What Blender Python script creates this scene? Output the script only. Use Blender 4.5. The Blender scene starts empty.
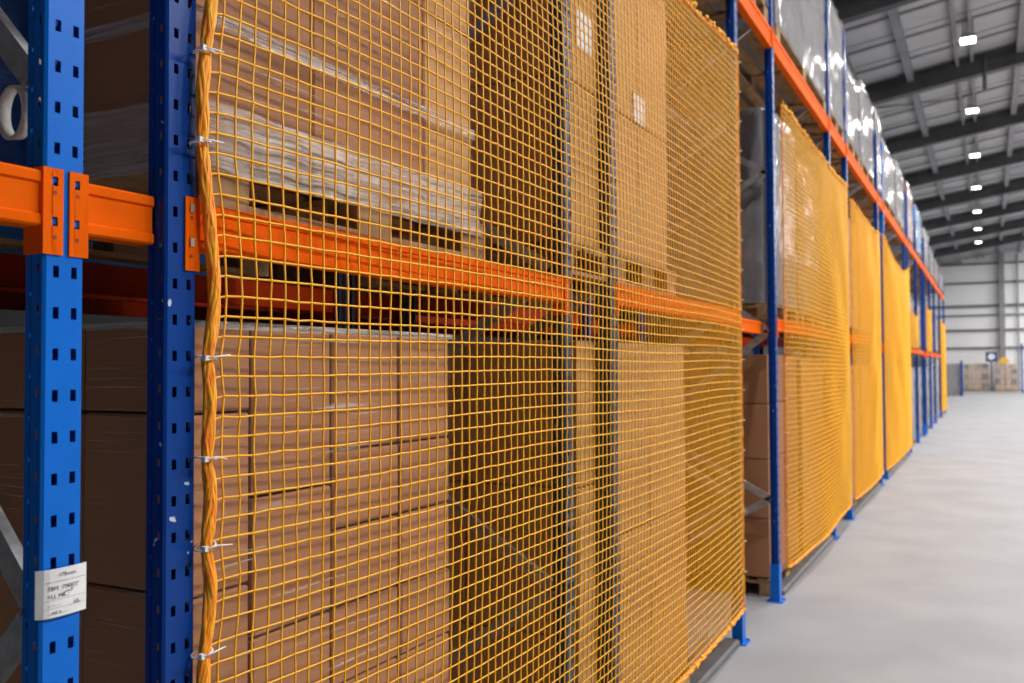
import bpy, bmesh, math, random
import numpy as np
from mathutils import Vector, Matrix

random.seed(7)
rng = np.random.default_rng(7)
S = bpy.context.scene
COL = S.collection

# ------------------------------------------------------------------ camera, world, lights, exposure
D = 1.394                       # distance from the camera line to the rack front plane
CAM_H = 1.738
fx = Vector((-0.46315864, 0.88581319, 0.02861949))
rx = Vector((0.8860988, 0.46346945, -0.00499793))
ux = Vector((0.01769149, -0.02304486, 0.99957788))
cam_d = bpy.data.cameras.new('camera')
cam = bpy.data.objects.new('camera', cam_d)
COL.objects.link(cam)
m = Matrix((rx, ux, -fx)).transposed().to_4x4()
m.translation = (0, 0, CAM_H)
cam.matrix_world = m
cam_d.sensor_width = 36.0
cam_d.lens = 910.0 / 1024 * 36.0
cam_d.clip_end = 300
cam_d.dof.use_dof = True
cam_d.dof.focus_distance = 2.15
cam_d.dof.aperture_fstop = 4.0
S.camera = cam

world = bpy.data.worlds.new('world')
S.world = world
world.use_nodes = True
bg = world.node_tree.nodes['Background']
bg.inputs[0].default_value = (0.93, 0.96, 1.0, 1)
bg.inputs[1].default_value = 0.035

S.view_settings.view_transform = 'Standard'
S.view_settings.look = 'None'
S.view_settings.gamma = 1
S.view_settings.use_curve_mapping = False
S.view_settings.exposure = -0.04

LIGHT_Y = [3.2, 9.8, 16.1, 22.4, 28.7, 34.9, 41.3, 47.8, 53.9, 59.8]
LAMP_POWER = 170.0        # row over this aisle
LAMP_POWER_ADDED = 1120.0   # added row of larger unseen lamps, lights the rack fronts

# ------------------------------------------------------------------ materials
def mat(name):
    mt = bpy.data.materials.new(name)
    mt.use_nodes = True
    nt = mt.node_tree
    return mt, nt, nt.nodes['Principled BSDF']

def ramp(nt, stops):
    r = nt.nodes.new('ShaderNodeValToRGB')
    e = r.color_ramp.elements
    while len(e) < len(stops):
        e.new(0.5)
    for i, (p, c) in enumerate(stops):
        e[i].position = p
        e[i].color = (c[0], c[1], c[2], 1) if not isinstance(c, float) else (c, c, c, 1)
    return r

def noise_mat(name, c1, c2, scale=8, stretch=(1, 1, 1), rough=.6, metal=0.0, bump=0.0, detail=4, rand=0.0,
              lo=.35, hi=.65, spec=.5, coat=0.0, bump_scale=None):
    mt, nt, b = mat(name)
    tc = nt.nodes.new('ShaderNodeTexCoord')
    mp = nt.nodes.new('ShaderNodeMapping')
    mp.inputs['Scale'].default_value = stretch
    nt.links.new(tc.outputs['Object'], mp.inputs[0])
    n = nt.nodes.new('ShaderNodeTexNoise')
    n.inputs['Scale'].default_value = scale
    n.inputs['Detail'].default_value = detail
    nt.links.new(mp.outputs[0], n.inputs['Vector'])
    r = ramp(nt, [(lo, c1), (hi, c2)])
    nt.links.new(n.outputs['Fac'], r.inputs[0])
    out = r.outputs[0]
    if rand:
        oi = nt.nodes.new('ShaderNodeObjectInfo')
        mr = nt.nodes.new('ShaderNodeMapRange')
        mr.inputs['To Min'].default_value = 1 - rand
        mr.inputs['To Max'].default_value = 1 + rand
        nt.links.new(oi.outputs['Random'], mr.inputs['Value'])
        mx = nt.nodes.new('ShaderNodeVectorMath')
        mx.operation = 'SCALE'
        nt.links.new(out, mx.inputs[0])
        nt.links.new(mr.outputs[0], mx.inputs['Scale'])
        out = mx.outputs[0]
        nt.links.new(mx.outputs[0], b.inputs['Base Color'])
    else:
        nt.links.new(out, b.inputs['Base Color'])
    b.inputs['Roughness'].default_value = rough
    b.inputs['Metallic'].default_value = metal
    b.inputs['Specular IOR Level'].default_value = spec
    b.inputs['Coat Weight'].default_value = coat
    if bump:
        bp = nt.nodes.new('ShaderNodeBump')
        bp.inputs['Strength'].default_value = bump
        bp.inputs['Distance'].default_value = .01
        src = n
        if bump_scale:
            src = nt.nodes.new('ShaderNodeTexNoise')
            src.inputs['Scale'].default_value = bump_scale
            nt.links.new(mp.outputs[0], src.inputs['Vector'])
        nt.links.new(src.outputs['Fac'], bp.inputs['Height'])
        nt.links.new(bp.outputs[0], b.inputs['Normal'])
    return mt

def film_mat(name, haze, streak, col, tilt, scale=(3, 3, 70), thresh=(.50, .72), rough=.18, big=.25):
    """stretch film: mostly clear, with pale streaks where it is bunched or layered"""
    mt, nt, b = mat(name)
    b.inputs['Base Color'].default_value = (*col, 1)
    b.inputs['Roughness'].default_value = rough
    b.inputs['Specular IOR Level'].default_value = .7
    tc = nt.nodes.new('ShaderNodeTexCoord')
    mp = nt.nodes.new('ShaderNodeMapping')
    mp.inputs['Rotation'].default_value = (tilt, tilt * .6, 0)
    mp.inputs['Scale'].default_value = scale
    nt.links.new(tc.outputs['Object'], mp.inputs[0])
    n = nt.nodes.new('ShaderNodeTexNoise')
    n.inputs['Scale'].default_value = 1.0
    n.inputs['Detail'].default_value = 5
    n.inputs['Distortion'].default_value = .3
    nt.links.new(mp.outputs[0], n.inputs['Vector'])
    r = ramp(nt, [(thresh[0], 0.0), (thresh[1], 1.0)])
    nt.links.new(n.outputs['Fac'], r.inputs[0])
    n2 = nt.nodes.new('ShaderNodeTexNoise')
    n2.inputs['Scale'].default_value = 3.2
    n2.inputs['Detail'].default_value = 2
    nt.links.new(tc.outputs['Object'], n2.inputs['Vector'])
    r2 = ramp(nt, [(.42, big), (.68, 1.0)])
    nt.links.new(n2.outputs['Fac'], r2.inputs[0])
    mu = nt.nodes.new('ShaderNodeMath'); mu.operation = 'MULTIPLY'
    nt.links.new(r.outputs[0], mu.inputs[0]); nt.links.new(r2.outputs[0], mu.inputs[1])
    ma = nt.nodes.new('ShaderNodeMath'); ma.operation = 'MULTIPLY_ADD'
    ma.inputs[1].default_value = streak; ma.inputs[2].default_value = haze
    nt.links.new(mu.outputs[0], ma.inputs[0])
    bp = nt.nodes.new('ShaderNodeBump')
    bp.inputs['Strength'].default_value = .6
    bp.inputs['Distance'].default_value = .01
    nt.links.new(n.outputs['Fac'], bp.inputs['Height'])
    nt.links.new(bp.outputs[0], b.inputs['Normal'])
    tr = nt.nodes.new('ShaderNodeBsdfTransparent')
    mx = nt.nodes.new('ShaderNodeMixShader')
    nt.links.new(ma.outputs[0], mx.inputs[0])
    nt.links.new(tr.outputs[0], mx.inputs[1])
    nt.links.new(b.outputs[0], mx.inputs[2])
    nt.links.new(mx.outputs[0], nt.nodes['Material Output'].inputs[0])
    return mt

def plain(name, c, rough=.5, metal=0.0, emit=None, strength=0, spec=.5):
    mt, nt, b = mat(name)
    b.inputs['Base Color'].default_value = (*c, 1)
    b.inputs['Roughness'].default_value = rough
    b.inputs['Metallic'].default_value = metal
    b.inputs['Specular IOR Level'].default_value = spec
    if emit:
        b.inputs['Emission Color'].default_value = (*emit, 1)
        b.inputs['Emission Strength'].default_value = strength
    return mt

def paint_mat(name, c, c2, chip=(.55, .6, .68), rough=.38, chips=.72, spec=.22):
    """powder coat with faint mottling and a few chipped spots"""
    mt, nt, b = mat(name)
    tc = nt.nodes.new('ShaderNodeTexCoord')
    n = nt.nodes.new('ShaderNodeTexNoise'); n.inputs['Scale'].default_value = 9
    n.inputs['Detail'].default_value = 3
    nt.links.new(tc.outputs['Object'], n.inputs['Vector'])
    r = ramp(nt, [(.35, c), (.7, c2)])
    nt.links.new(n.outputs['Fac'], r.inputs[0])
    n2 = nt.nodes.new('ShaderNodeTexNoise'); n2.inputs['Scale'].default_value = 26
    n2.inputs['Detail'].default_value = 2
    nt.links.new(tc.outputs['Object'], n2.inputs['Vector'])
    r2 = ramp(nt, [(chips, 0.0), (chips + .02, 1.0)])
    nt.links.new(n2.outputs['Fac'], r2.inputs[0])
    mx = nt.nodes.new('ShaderNodeMix'); mx.data_type = 'RGBA'
    nt.links.new(r2.outputs[0], mx.inputs['Factor'])
    nt.links.new(r.outputs[0], mx.inputs['A'])
    mx.inputs['B'].default_value = (*chip, 1)
    nt.links.new(mx.outputs['Result'], b.inputs['Base Color'])
    b.inputs['Roughness'].default_value = rough
    b.inputs['Specular IOR Level'].default_value = spec
    return mt

M = {}
M['floor'] = noise_mat('polished_concrete', (.285, .29, .31), (.335, .34, .36), scale=1.3, rough=.62, detail=7, bump=.02, spec=.3)
M['wall'] = noise_mat('white_cladding', (.87, .88, .90), (.92, .925, .94), scale=.6, rough=.6)
M['roof'] = noise_mat('grey_roof_sheet', (.42, .42, .43), (.55, .55, .55), scale=.5, rough=.6)
M['steel_dark'] = noise_mat('dark_roof_steel', (.055, .056, .062), (.085, .086, .092), scale=1.5, rough=.6)
M['steel_mid'] = noise_mat('grey_rail_steel', (.23, .23, .25), (.30, .30, .32), scale=1.5, rough=.5)
M['blue'] = paint_mat('bright_blue_paint', (.001, .140, .62), (.001, .155, .68), rough=.36, chips=.775)
M['navy'] = paint_mat('deep_blue_paint', (.001, .042, .25), (.001, .052, .29), rough=.36, chips=.71)
M['slate'] = paint_mat('slate_blue_paint', (.045, .075, .13), (.06, .09, .15), rough=.45, chips=.8)
M['orange'] = paint_mat('orange_paint', (.78, .110, .001), (.86, .13, .002), chip=(.75, .45, .32), rough=.6, chips=.77, spec=.03)
M['orange_shaded'] = paint_mat('shade_toned_orange_paint', (.34, .026, .002), (.42, .036, .003), rough=.55, chips=.9, spec=.1)  # rear beams: shade inside the rack put into the orange
M['galv'] = noise_mat('galvanised_steel', (.42, .45, .47), (.62, .64, .66), scale=30, rough=.35, metal=.75)
M['rivet'] = plain('dark_rivet', (.22, .04, .01), .5)
M['bolt'] = plain('zinc_bolt', (.62, .62, .63), .35, .8)
M['net'] = noise_mat('yellow_net_twine', (.90, .41, .003), (.97, .49, .008), scale=40, rough=.55)
M['net_far'] = M['net']
M['rope'] = noise_mat('orange_yellow_rope', (.98, .22, .001), (1.0, .46, .008), scale=70, rough=.6, bump=.8, stretch=(1, 1, .3))
M['tie'] = plain('white_nylon', (.78, .78, .78), .4)
M['card'] = noise_mat('brown_cardboard', (.395, .186, .087), (.43, .208, .099), scale=5, stretch=(1, 1, 90), rough=.75, rand=.10, bump=.05, spec=.25)
M['card_shaded'] = noise_mat('shade_toned_brown_cardboard', (.10, .045, .02), (.145, .068, .032), scale=5, stretch=(1, 1, 90), rough=.8, rand=.12, spec=.2)  # cardboard brown darkened to carry the shade of the rear row
M['card_tan'] = noise_mat('tan_cardboard', (.53, .295, .12), (.58, .335, .14), scale=5, stretch=(1, 1, 90), rough=.75, rand=.08, spec=.25)
M['carton_pale'] = noise_mat('pale_pinkish_carton', (.42, .31, .25), (.56, .44, .38), scale=2, rough=.8)
M['tape'] = plain('pale_tape', (.62, .45, .27), .3)
M['paper'] = noise_mat('white_label_paper', (.74, .74, .75), (.82, .82, .82), scale=20, rough=.55)
M['ink'] = plain('dark_ink', (.035, .035, .045), .7)
M['wood'] = noise_mat('pallet_wood', (.28, .165, .08), (.43, .275, .145), scale=6, stretch=(4, 1, 4), rough=.8, rand=.22, bump=.1, spec=.2)
M['film'] = film_mat('clear_stretch_film', .025, .65, (.82, .81, .80), .22, scale=(2.5, 2.5, 130), thresh=(.60, .70), big=.10)
M['film_band'] = film_mat('bunched_stretch_film', .30, .55, (.70, .67, .62), .06, scale=(4, 4, 110), thresh=(.40, .66), big=.5)
M['film_grey'] = film_mat('layered_grey_film', .38, .40, (.42, .42, .45), .5, scale=(9, 9, 5), thresh=(.40, .66), rough=.12, big=.5)
M['goods'] = noise_mat('pale_goods', (.20, .19, .19), (.32, .30, .30), scale=2.5, rough=.6, rand=.2)
M['film_blue'] = film_mat('blue_stretch_film', .75, .2, (.01, .06, .20), .3, scale=(5, 5, 40), rough=.3)
M['goods_blue'] = noise_mat('blue_goods', (.004, .18, .55), (.01, .30, .72), scale=3, rough=.5)
M['goods_blue2'] = noise_mat('dark_blue_plastic', (.003, .03, .14), (.005, .05, .22), scale=20, stretch=(1, 1, 6), rough=.3, bump=.4)
M['goods_red'] = noise_mat('red_goods', (.25, .02, .04), (.35, .05, .08), scale=3, rough=.5)
M['strap'] = noise_mat('off_white_webbing', (.60, .60, .60), (.74, .73, .71), scale=60, rough=.8, bump=.3)
M['sign_blue'] = plain('navy_sign', (.01, .035, .17), .4)
M['sign_white'] = plain('white_sign_print', (.85, .88, .92), .4)
M['yellow'] = plain('yellow_plastic', (.85, .48, .02), .5)
M['lamp'] = plain('lit_diffuser', (.9, .9, .9), .5, emit=(1, .98, .95), strength=9)
M['rail'] = noise_mat('grey_floor_rail', (.10, .10, .105), (.15, .15, .155), scale=6, rough=.6)

# ------------------------------------------------------------------ mesh helpers
class MB:
    def __init__(s):
        s.v = []; s.f = []
    def quad(s, a, b, c, d):
        n = len(s.v); s.v += [a, b, c, d]; s.f.append((n, n + 1, n + 2, n + 3))
    def box(s, x0, x1, y0, y1, z0, z1):
        n = len(s.v)
        s.v += [(x0, y0, z0), (x1, y0, z0), (x1, y1, z0), (x0, y1, z0), (x0, y0, z1), (x1, y0, z1), (x1, y1, z1), (x0, y1, z1)]
        for q in ((0, 3, 2, 1), (4, 5, 6, 7), (0, 1, 5, 4), (1, 2, 6, 5), (2, 3, 7, 6), (3, 0, 4, 7)):
            s.f.append(tuple(n + i for i in q))
        return s
    def prism(s, prof, a, b, up):
        """extrude a 2-D profile (side, up) from a to b"""
        a, b = Vector(a), Vector(b); d = (b - a).normalized()
        up = Vector(up); side = d.cross(up).normalized(); up = side.cross(d).normalized()
        n = len(s.v); k = len(prof)
        for p in (a, b):
            for (q, w) in prof:
                s.v.append(tuple(p + side * q + up * w))
        for i in range(k):
            j = (i + 1) % k
            s.f.append((n + i, n + j, n + k + j, n + k + i))
        s.f.append(tuple(n + i for i in range(k))[::-1]); s.f.append(tuple(n + k + i for i in range(k)))
        return s
    def tube(s, pts, r, k=6, closed=False):
        n0 = len(s.v); P = [Vector(p) for p in pts]; N = len(P)
        for i, p in enumerate(P):
            if closed:
                t = P[(i + 1) % N] - P[i - 1]
            else:
                t = P[min(i + 1, N - 1)] - P[max(i - 1, 0)]
            t.normalize()
            u = t.cross(Vector((0.3, 0.9, 0.2)));  u.normalize(); w = t.cross(u)
            rr = r[i] if hasattr(r, '__len__') else r
            for j in range(k):
                a = 2 * math.pi * j / k
                s.v.append(tuple(p + (u * math.cos(a) + w * math.sin(a)) * rr))
        for i in range(N if closed else N - 1):
            for j in range(k):
                a = n0 + i * k; b = n0 + ((i + 1) % N) * k; j2 = (j + 1) % k
                s.f.append((a + j, a + j2, b + j2, b + j))
        if not closed:
            s.f.append(tuple(n0 + j for j in range(k))[::-1])
            s.f.append(tuple(n0 + (N - 1) * k + j for j in range(k)))
        return s
    def cyl(s, c, axis, r, h, k=10):
        c = Vector(c); ax = Vector(axis).normalized()
        return s.tube([c, c + ax * h], r, k)
    def mesh(s, name, material, smooth=False, org=(0, 0, 0)):
        me = bpy.data.meshes.new(name)
        v = np.array(s.v, float) - np.array(org, float)
        me.from_pydata([tuple(q) for q in v], [], s.f)
        me.materials.append(material)
        if smooth:
            me.shade_smooth()
        me.update()
        return me
    def build(s, name, material, parent=None, org=(0, 0, 0), smooth=False):
        """vertices are in world space; org is the parent's (or own) origin"""
        o = bpy.data.objects.new(name, s.mesh(name, material, smooth, org))
        COL.objects.link(o)
        if parent is not None:
            o.parent = parent
        else:
            o.location = org
        return o

def link(name, me, parent=None, loc=(0, 0, 0)):
    o = bpy.data.objects.new(name, me); COL.objects.link(o)
    o.parent = parent; o.location = loc
    return o

def empty(name, loc=(0, 0, 0)):
    o = bpy.data.objects.new(name, None); COL.objects.link(o); o.location = loc
    o.empty_display_size = .1
    return o

def tag(o, label=None, cat=None, group=None, kind=None):
    if label: o['label'] = label
    if cat: o['category'] = cat
    if group: o['group'] = group
    if kind: o['kind'] = kind
    return o

def struct(o, label=None):
    o['kind'] = 'structure'
    if label: o['label'] = label
    return o

def copy_tree(o, parent=None):
    c = o.copy(); COL.objects.link(c)
    c.parent = parent
    for ch in list(o.children):
        copy_tree(ch, c)
    return c

ORD = ['first', 'second', 'third', 'fourth', 'fifth', 'sixth', 'seventh', 'eighth', 'ninth', 'tenth', 'eleventh', 'twelfth',
       'thirteenth', 'fourteenth', 'fifteenth', 'sixteenth', 'seventeenth', 'eighteenth']

# ------------------------------------------------------------------ the building shell
WALL_Y = 72.0
XL, XR = -6.2, 16.0
def roof_z(x): return 9.44 + .15 * x

struct(MB().box(XL, XR, -14, WALL_Y, -.2, 0).build('floor', M['floor']), 'pale grey polished concrete floor of the aisle')
struct(MB().box(XL - .2, XL, -14, WALL_Y, -.2, roof_z(XL) + .3).build('wall_left', M['steel_dark']), 'wall behind the racks, coloured dark for shade')  # dark colour stands in for the shade behind the racks

wf = struct(MB().box(XL, XR, WALL_Y + .06, WALL_Y + .3, -.2, roof_z(XR) + .3).build('wall_far', M['wall']), 'white clad far wall with grey rails')
levels = [0, 1.45, 2.96, 4.2, 5.25, 5.9, 7.53, 8.87, 10.2, 11.2]
for i in range(len(levels) - 1):
    for (xa, xb) in ((XL, -4.2), (-4.2, .93), (.93, 6.0), (6.0, XR)):
        zt = min(levels[i + 1], roof_z(xb) + .2)
        if zt > levels[i] + .1:
            MB().box(xa + .01, xb - .01, WALL_Y, WALL_Y + .06, levels[i] + .015, zt - .015).build('wall_panel', M['wall'], wf)
for zr, hh in ((2.96, .12), (4.2, .14), (5.25, .10), (5.9, .18), (7.53, .13), (8.87, .12)):
    MB().prism([(-.09, -hh / 2), (.09, -hh / 2), (.09, -hh / 2 + .03), (-.06, -hh / 2 + .03), (-.06, hh / 2 - .03), (.09, hh / 2 - .03), (.09, hh / 2), (-.09, hh / 2)],
               (XL, WALL_Y - .1, zr), (XR, WALL_Y - .1, zr), (0, 0, 1)).build('wall_rail', M['steel_mid'], wf)
for xc in (-4.2, .93, 6.0):
    mb = MB()
    mb.box(xc - .16, xc + .16, WALL_Y - .52, WALL_Y - .49, 0, roof_z(xc) - .1)
    mb.box(xc - .16, xc + .16, WALL_Y - .23, WALL_Y - .20, 0, roof_z(xc) - .1)
    mb.box(xc - .02, xc + .02, WALL_Y - .49, WALL_Y - .23, 0, roof_z(xc) - .1)
    mb.build('wall_column', M['steel_mid'], wf)
MB().cyl((1.9, WALL_Y - .2, 0), (0, 0, 1), .05, 9.4).build('wall_pipe', M['steel_mid'], wf)

# roof: sheets between ribs, purlins along the aisle, rafters across
cl_o = MB()
y0r, y1r = -14.0, WALL_Y + .3
cl_o.v += [(XL, y0r, roof_z(XL) + .10), (XR, y0r, roof_z(XR) + .10), (XR, y1r, roof_z(XR) + .10), (XL, y1r, roof_z(XL) + .10),
           (XL, y0r, roof_z(XL) + .25), (XR, y0r, roof_z(XR) + .25), (XR, y1r, roof_z(XR) + .25), (XL, y1r, roof_z(XL) + .25)]
for q in ((0, 3, 2, 1), (4, 5, 6, 7), (0, 1, 5, 4), (1, 2, 6, 5), (2, 3, 7, 6), (3, 0, 4, 7)):
    cl_o.f.append(q)
ceil = struct(cl_o.build('ceiling', M['roof']), 'grey corrugated roof deck')
PN = 1.57
shm = None
yy = 13.0
while yy < WALL_Y - .5:
    if shm is None:
        mb = MB()
        for (a, b, t) in ((.0, .62, .0), (.66, 1.10, .012), (1.14, PN - .05, .0)):
            n = len(mb.v)
            for x in (XL, XR):
                for (ya, dz) in ((a, .02 + t), (b, .02 + t), (b, .10), (a, .10)):
                    mb.v.append((x, ya, roof_z(x) + dz))
            for q in ((0, 1, 5, 4), (1, 2, 6, 5), (3, 0, 4, 7), (0, 3, 2, 1), (4, 5, 6, 7)):
                mb.f.append(tuple(n + i for i in q))
        shm = mb.mesh('roof_sheet', M['roof'])
    link('roof_sheet', shm, ceil, (0, yy, 0))
    mb = MB().prism([(-.05, 0), (.05, 0), (.05, .05), (-.05, .05)], (XL, yy - .03, roof_z(XL) - .02), (XR, yy - .03, roof_z(XR) - .02), (0, 0, 1))
    mb.build('roof_rib', M['steel_mid'], ceil)
    yy += PN
for xp in (-5.3, -4.1, -2.86, -1.62, .82, 2.05, 3.3, 4.6):
    zt = roof_z(xp) - .02
    MB().prism([(-.08, -.2), (.08, -.2), (.08, -.17), (.03, -.17), (.03, -.03), (.08, -.03), (.08, 0), (-.08, 0)], (xp, 12, zt), (xp, WALL_Y, zt), (0, 0, 1)).build('purlin', M['steel_mid'], ceil)
for xp in (-.55, -.22):
    zt = roof_z(xp) - .02
    MB().prism([(-.04, -.12), (.04, -.12), (.04, 0), (-.04, 0)], (xp, 12, zt), (xp, WALL_Y, zt), (0, 0, 1)).build('cable_tray', M['steel_mid'], ceil)
n_r = 0
for i in range(3, 12):
    yr = 6.4 + 6.27 * (i - 1)
    if yr > WALL_Y - 3: break
    n_r += 1
    prof = [(-.12, -.48), (.12, -.48), (.12, -.45), (.015, -.45), (.015, -.03), (.12, -.03), (.12, 0), (-.12, 0), (-.12, -.03), (-.015, -.03), (-.015, -.45), (-.12, -.45)]
    o = MB().prism(prof, (XL, yr, roof_z(XL) - .02), (XR, yr, roof_z(XR) - .02), (0, 0, 1)).build('trim_%d' % n_r, M['steel_dark'])
    struct(o, 'dark steel rafter under the roof')
# a cross brace rod and a conduit drop seen under the roof
struct(MB().cyl((.05, 25.2, 8.55), (0, 0, 1), .05, .9).build('trim_%d' % (n_r + 1), M['steel_dark']), 'dark vertical drop rod hanging under the roof')
struct(MB().tube([(-2.9, 27.0, 8.92), (-.5, 28.5, 9.28)], .035).build('trim_%d' % (n_r + 2), M['steel_mid']), 'thin roof bracing rod')

# lamps in a row over the aisle, plus an unseen row added for light
def high_bay(x, y, label, group):
    hall = x > 1  # the unseen row, added to throw light on the rack fronts
    z = 9.95 if hall else 8.93
    hw, hl = (.6, 1.6) if hall else (.15, .17)      # half width and half length of the diffuser
    e = empty('ceiling_light', (x, y, z))
    tag(e, label, 'ceiling light', group)
    mb = MB()
    mb.prism([(-hw - .03, .02), (hw + .03, .02), (hw - .04, .12), (-hw + .04, .12)], (x, y - hl - .03, z), (x, y + hl + .03, z), (0, 0, 1))
    mb.build('housing', M['steel_mid'], e, (x, y, z))
    MB().box(x - hw, x + hw, y - hl, y + hl, z - .015, z + .02).build('diffuser', M['lamp'], e, (x, y, z))
    for sx in (-.1, .1):
        MB().cyl((x + sx, y, z + .11), (0, 0, 1), .012, roof_z(x + sx) - z - .10, 6).build('suspension_wire', M['steel_mid'], e, (x, y, z))
    ld = bpy.data.lights.new('lamp_light', 'AREA')
    ld.shape = 'RECTANGLE'; ld.size = hw * 1.9; ld.size_y = hl * 1.9
    ld.energy = LAMP_POWER_ADDED if hall else LAMP_POWER
    ld.color = (1, .97, .93)
    lo = bpy.data.objects.new('lamp_light', ld); COL.objects.link(lo)
    lo.parent = e; lo.location = (0, 0, -.03)
for i, y in enumerate(LIGHT_Y):
    lb = 'high-bay lamp over the aisle, %s of the row from the far wall' % ORD[len(LIGHT_Y) - 1 - i]
    high_bay(-.27 - .004 * max(0, y - 34), y, lb, 'lamps in a row over the aisle')
ADDED_LAMP_Y = LIGHT_Y + [65.8]
for i, y in enumerate(ADDED_LAMP_Y):
    high_bay(9.0, y, 'added long linear lamp of an unseen row across the hall, %s from the far wall' % ORD[len(ADDED_LAMP_Y) - 1 - i], 'added lamps in an unseen row')

# ------------------------------------------------------------------ rack uprights
PW, PITCH, PH = .074, .07, 5.6

def strip(mb, P, us, zc, hole_h, z0, z1, pitch=PITCH):
    """planar strip between two vertical edges; us: (u0, [(a,b)..], u1) hole columns; P(u) -> (x,y)"""
    u0, holes, u1 = us
    br = [u0] + [t for h in holes for t in h] + [u1]
    zs = [z0]; hole_row = []
    z = zc
    while z + hole_h / 2 < z1:
        if z - hole_h / 2 > z0:
            zs += [z - hole_h / 2, z + hole_h / 2]
        z += pitch
    zs.append(z1)
    for c in range(len(br) - 1):
        col_hole = (c % 2 == 1) and holes
        xa, ya = P(br[c]); xb, yb = P(br[c + 1])
        if not col_hole:
            mb.quad((xa, ya, z0), (xb, yb, z0), (xb, yb, z1), (xa, ya, z1))
            continue
        for r in range(len(zs) - 1):
            if r % 2 == 1:
                continue
            mb.quad((xa, ya, zs[r]), (xb, yb, zs[r]), (xb, yb, zs[r + 1]), (xa, ya, zs[r + 1]))

def post_mesh(name, material, height, mirror=1):
    mb = MB()
    W = PW; g = .004
    s = mirror
    strip(mb, lambda u: (0, u), (-W + g, [(-W + .016, -W + .027), (-W + .050, -W + .061)], -g), .014, .020, .0, height)
    for (ya, sg) in ((-W, 1), (0, -1)):
        # chamfer, side web with slots, joggle, inner web, lip
        mb.quad((0, ya + sg * g, 0), (-s * g, ya, 0), (-s * g, ya, height), (0, ya + sg * g, height))
        strip(mb, lambda u, ya=ya: (-s * u, ya), (g, [(.013, .018)], .029), .014 + .006, .015, 0, height)
        mb.quad((-s * .029, ya, 0), (-s * .036, ya + sg * .007, 0), (-s * .036, ya + sg * .007, height), (-s * .029, ya, height))
        strip(mb, lambda u, ya=ya, sg=sg: (-s * u, ya + sg * .007), (.036, [(.043, .048)], .056), .014 + .035, .012, 0, height)
        mb.quad((-s * .056, ya + sg * .007, 0), (-s * .056, ya + sg * .022, 0), (-s * .056, ya + sg * .022, height), (-s * .056, ya + sg * .007, height))
    me = mb.mesh(name, material)
    bm = bmesh.new(); bm.from_mesh(me)
    bmesh.ops.remove_doubles(bm, verts=bm.verts, dist=1e-5)
    bmesh.ops.recalc_face_normals(bm, faces=bm.faces)
    bm.to_mesh(me); bm.free()
    return me

POST = {}
for k in ('blue', 'navy', 'slate'):
    POST[k] = (post_mesh('upright_post', M[k], PH), post_mesh('upright_post', M[k], PH, -1))
DEPTH = 1.08
plate_me = {}
for k in ('blue', 'navy', 'slate'):
    mb = MB(); mb.box(-.085, .030, -PW - .025, .035, 0, .008)
    for (bx_, by_) in ((.016, .022), (-.05, .022)):
        mb.cyl((bx_, by_, .008), (0, 0, 1), .007, .008, 6)
    pk = 'blue' if k != 'slate' else 'slate'
    plate_me[k] = mb.mesh('base_plate', M[pk])
sleeve_me = {}
for k in ('blue', 'navy', 'slate'):
    mb = MB()
    mb.prism([(0, 0), (PW + .012, 0), (PW + .012, .062), (PW + .008, .062), (PW + .008, .004), (.004, .004), (.004, .062), (0, .062)], (0, 0, .008), (0, 0, .17), (1, 0, 0))
    me = mb.mesh('foot_sleeve', M['blue' if k != 'slate' else 'slate'])
    for v in me.vertices:
        pass
    sleeve_me[k] = me

def make_frame(y, key, label, joints=None, segs=None, height=PH, x=-D, group='rack uprights along the aisle'):
    e = empty('rack_frame', (x, y, 0))
    tag(e, label, 'rack frame', group)
    for idx, (xx, mi) in enumerate(((0, 0), (-DEPTH, 1))):
        p = link('upright_post', POST[key][mi], e, (xx, 0, 0))
        if height != PH:
            p.scale.z = height / PH
        sol = p.modifiers.new('gauge', 'SOLIDIFY'); sol.thickness = .0022; sol.offset = 0
        bp = link('base_plate', plate_me[key], e, (xx if idx == 0 else xx + .055, 0, 0))
    mb = MB()
    mb.box(.003, .006, -PW - .002, .002, .008, .28)
    mb.box(-.06, .006, -PW - .006, -PW - .003, .008, .28)
    mb.box(-.06, .006, .003, .006, .008, .28)
    mb.build('foot_sleeve', M['blue' if key != 'slate' else 'slate'], e)
    if segs is None:
        segs = []
        J = joints or [.25, .9, 1.5, 2.1, 2.7, 3.3, 3.9, 4.5, 5.1]
        for i in range(len(J) - 1):
            a, b = (J[i], J[i + 1])
            segs.append(((i % 2 == 0) and (b, a) or (a, b)))       # (front z, rear z)
    prof = [(-.011, -.024), (.011, -.024), (.011, -.021), (-.008, -.021), (-.008, .021), (.011, .021), (.011, .024), (-.011, .024)]
    for (zf, zr) in segs:
        if max(zf, zr) > height: continue
        MB().prism(prof, (-.056, -PW / 2, zf), (-DEPTH + .056, -PW / 2, zr), (0, 0, 1)).build('brace', M['galv'], e)
    for zf in sorted(set(round(s[0], 3) for s in segs)):
        if zf < height:
            MB().cyl((-.054, -PW - .003, zf), (0, 1, 0), .006, .006, 6).build('bolt', M['bolt'], e)
    return e

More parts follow.
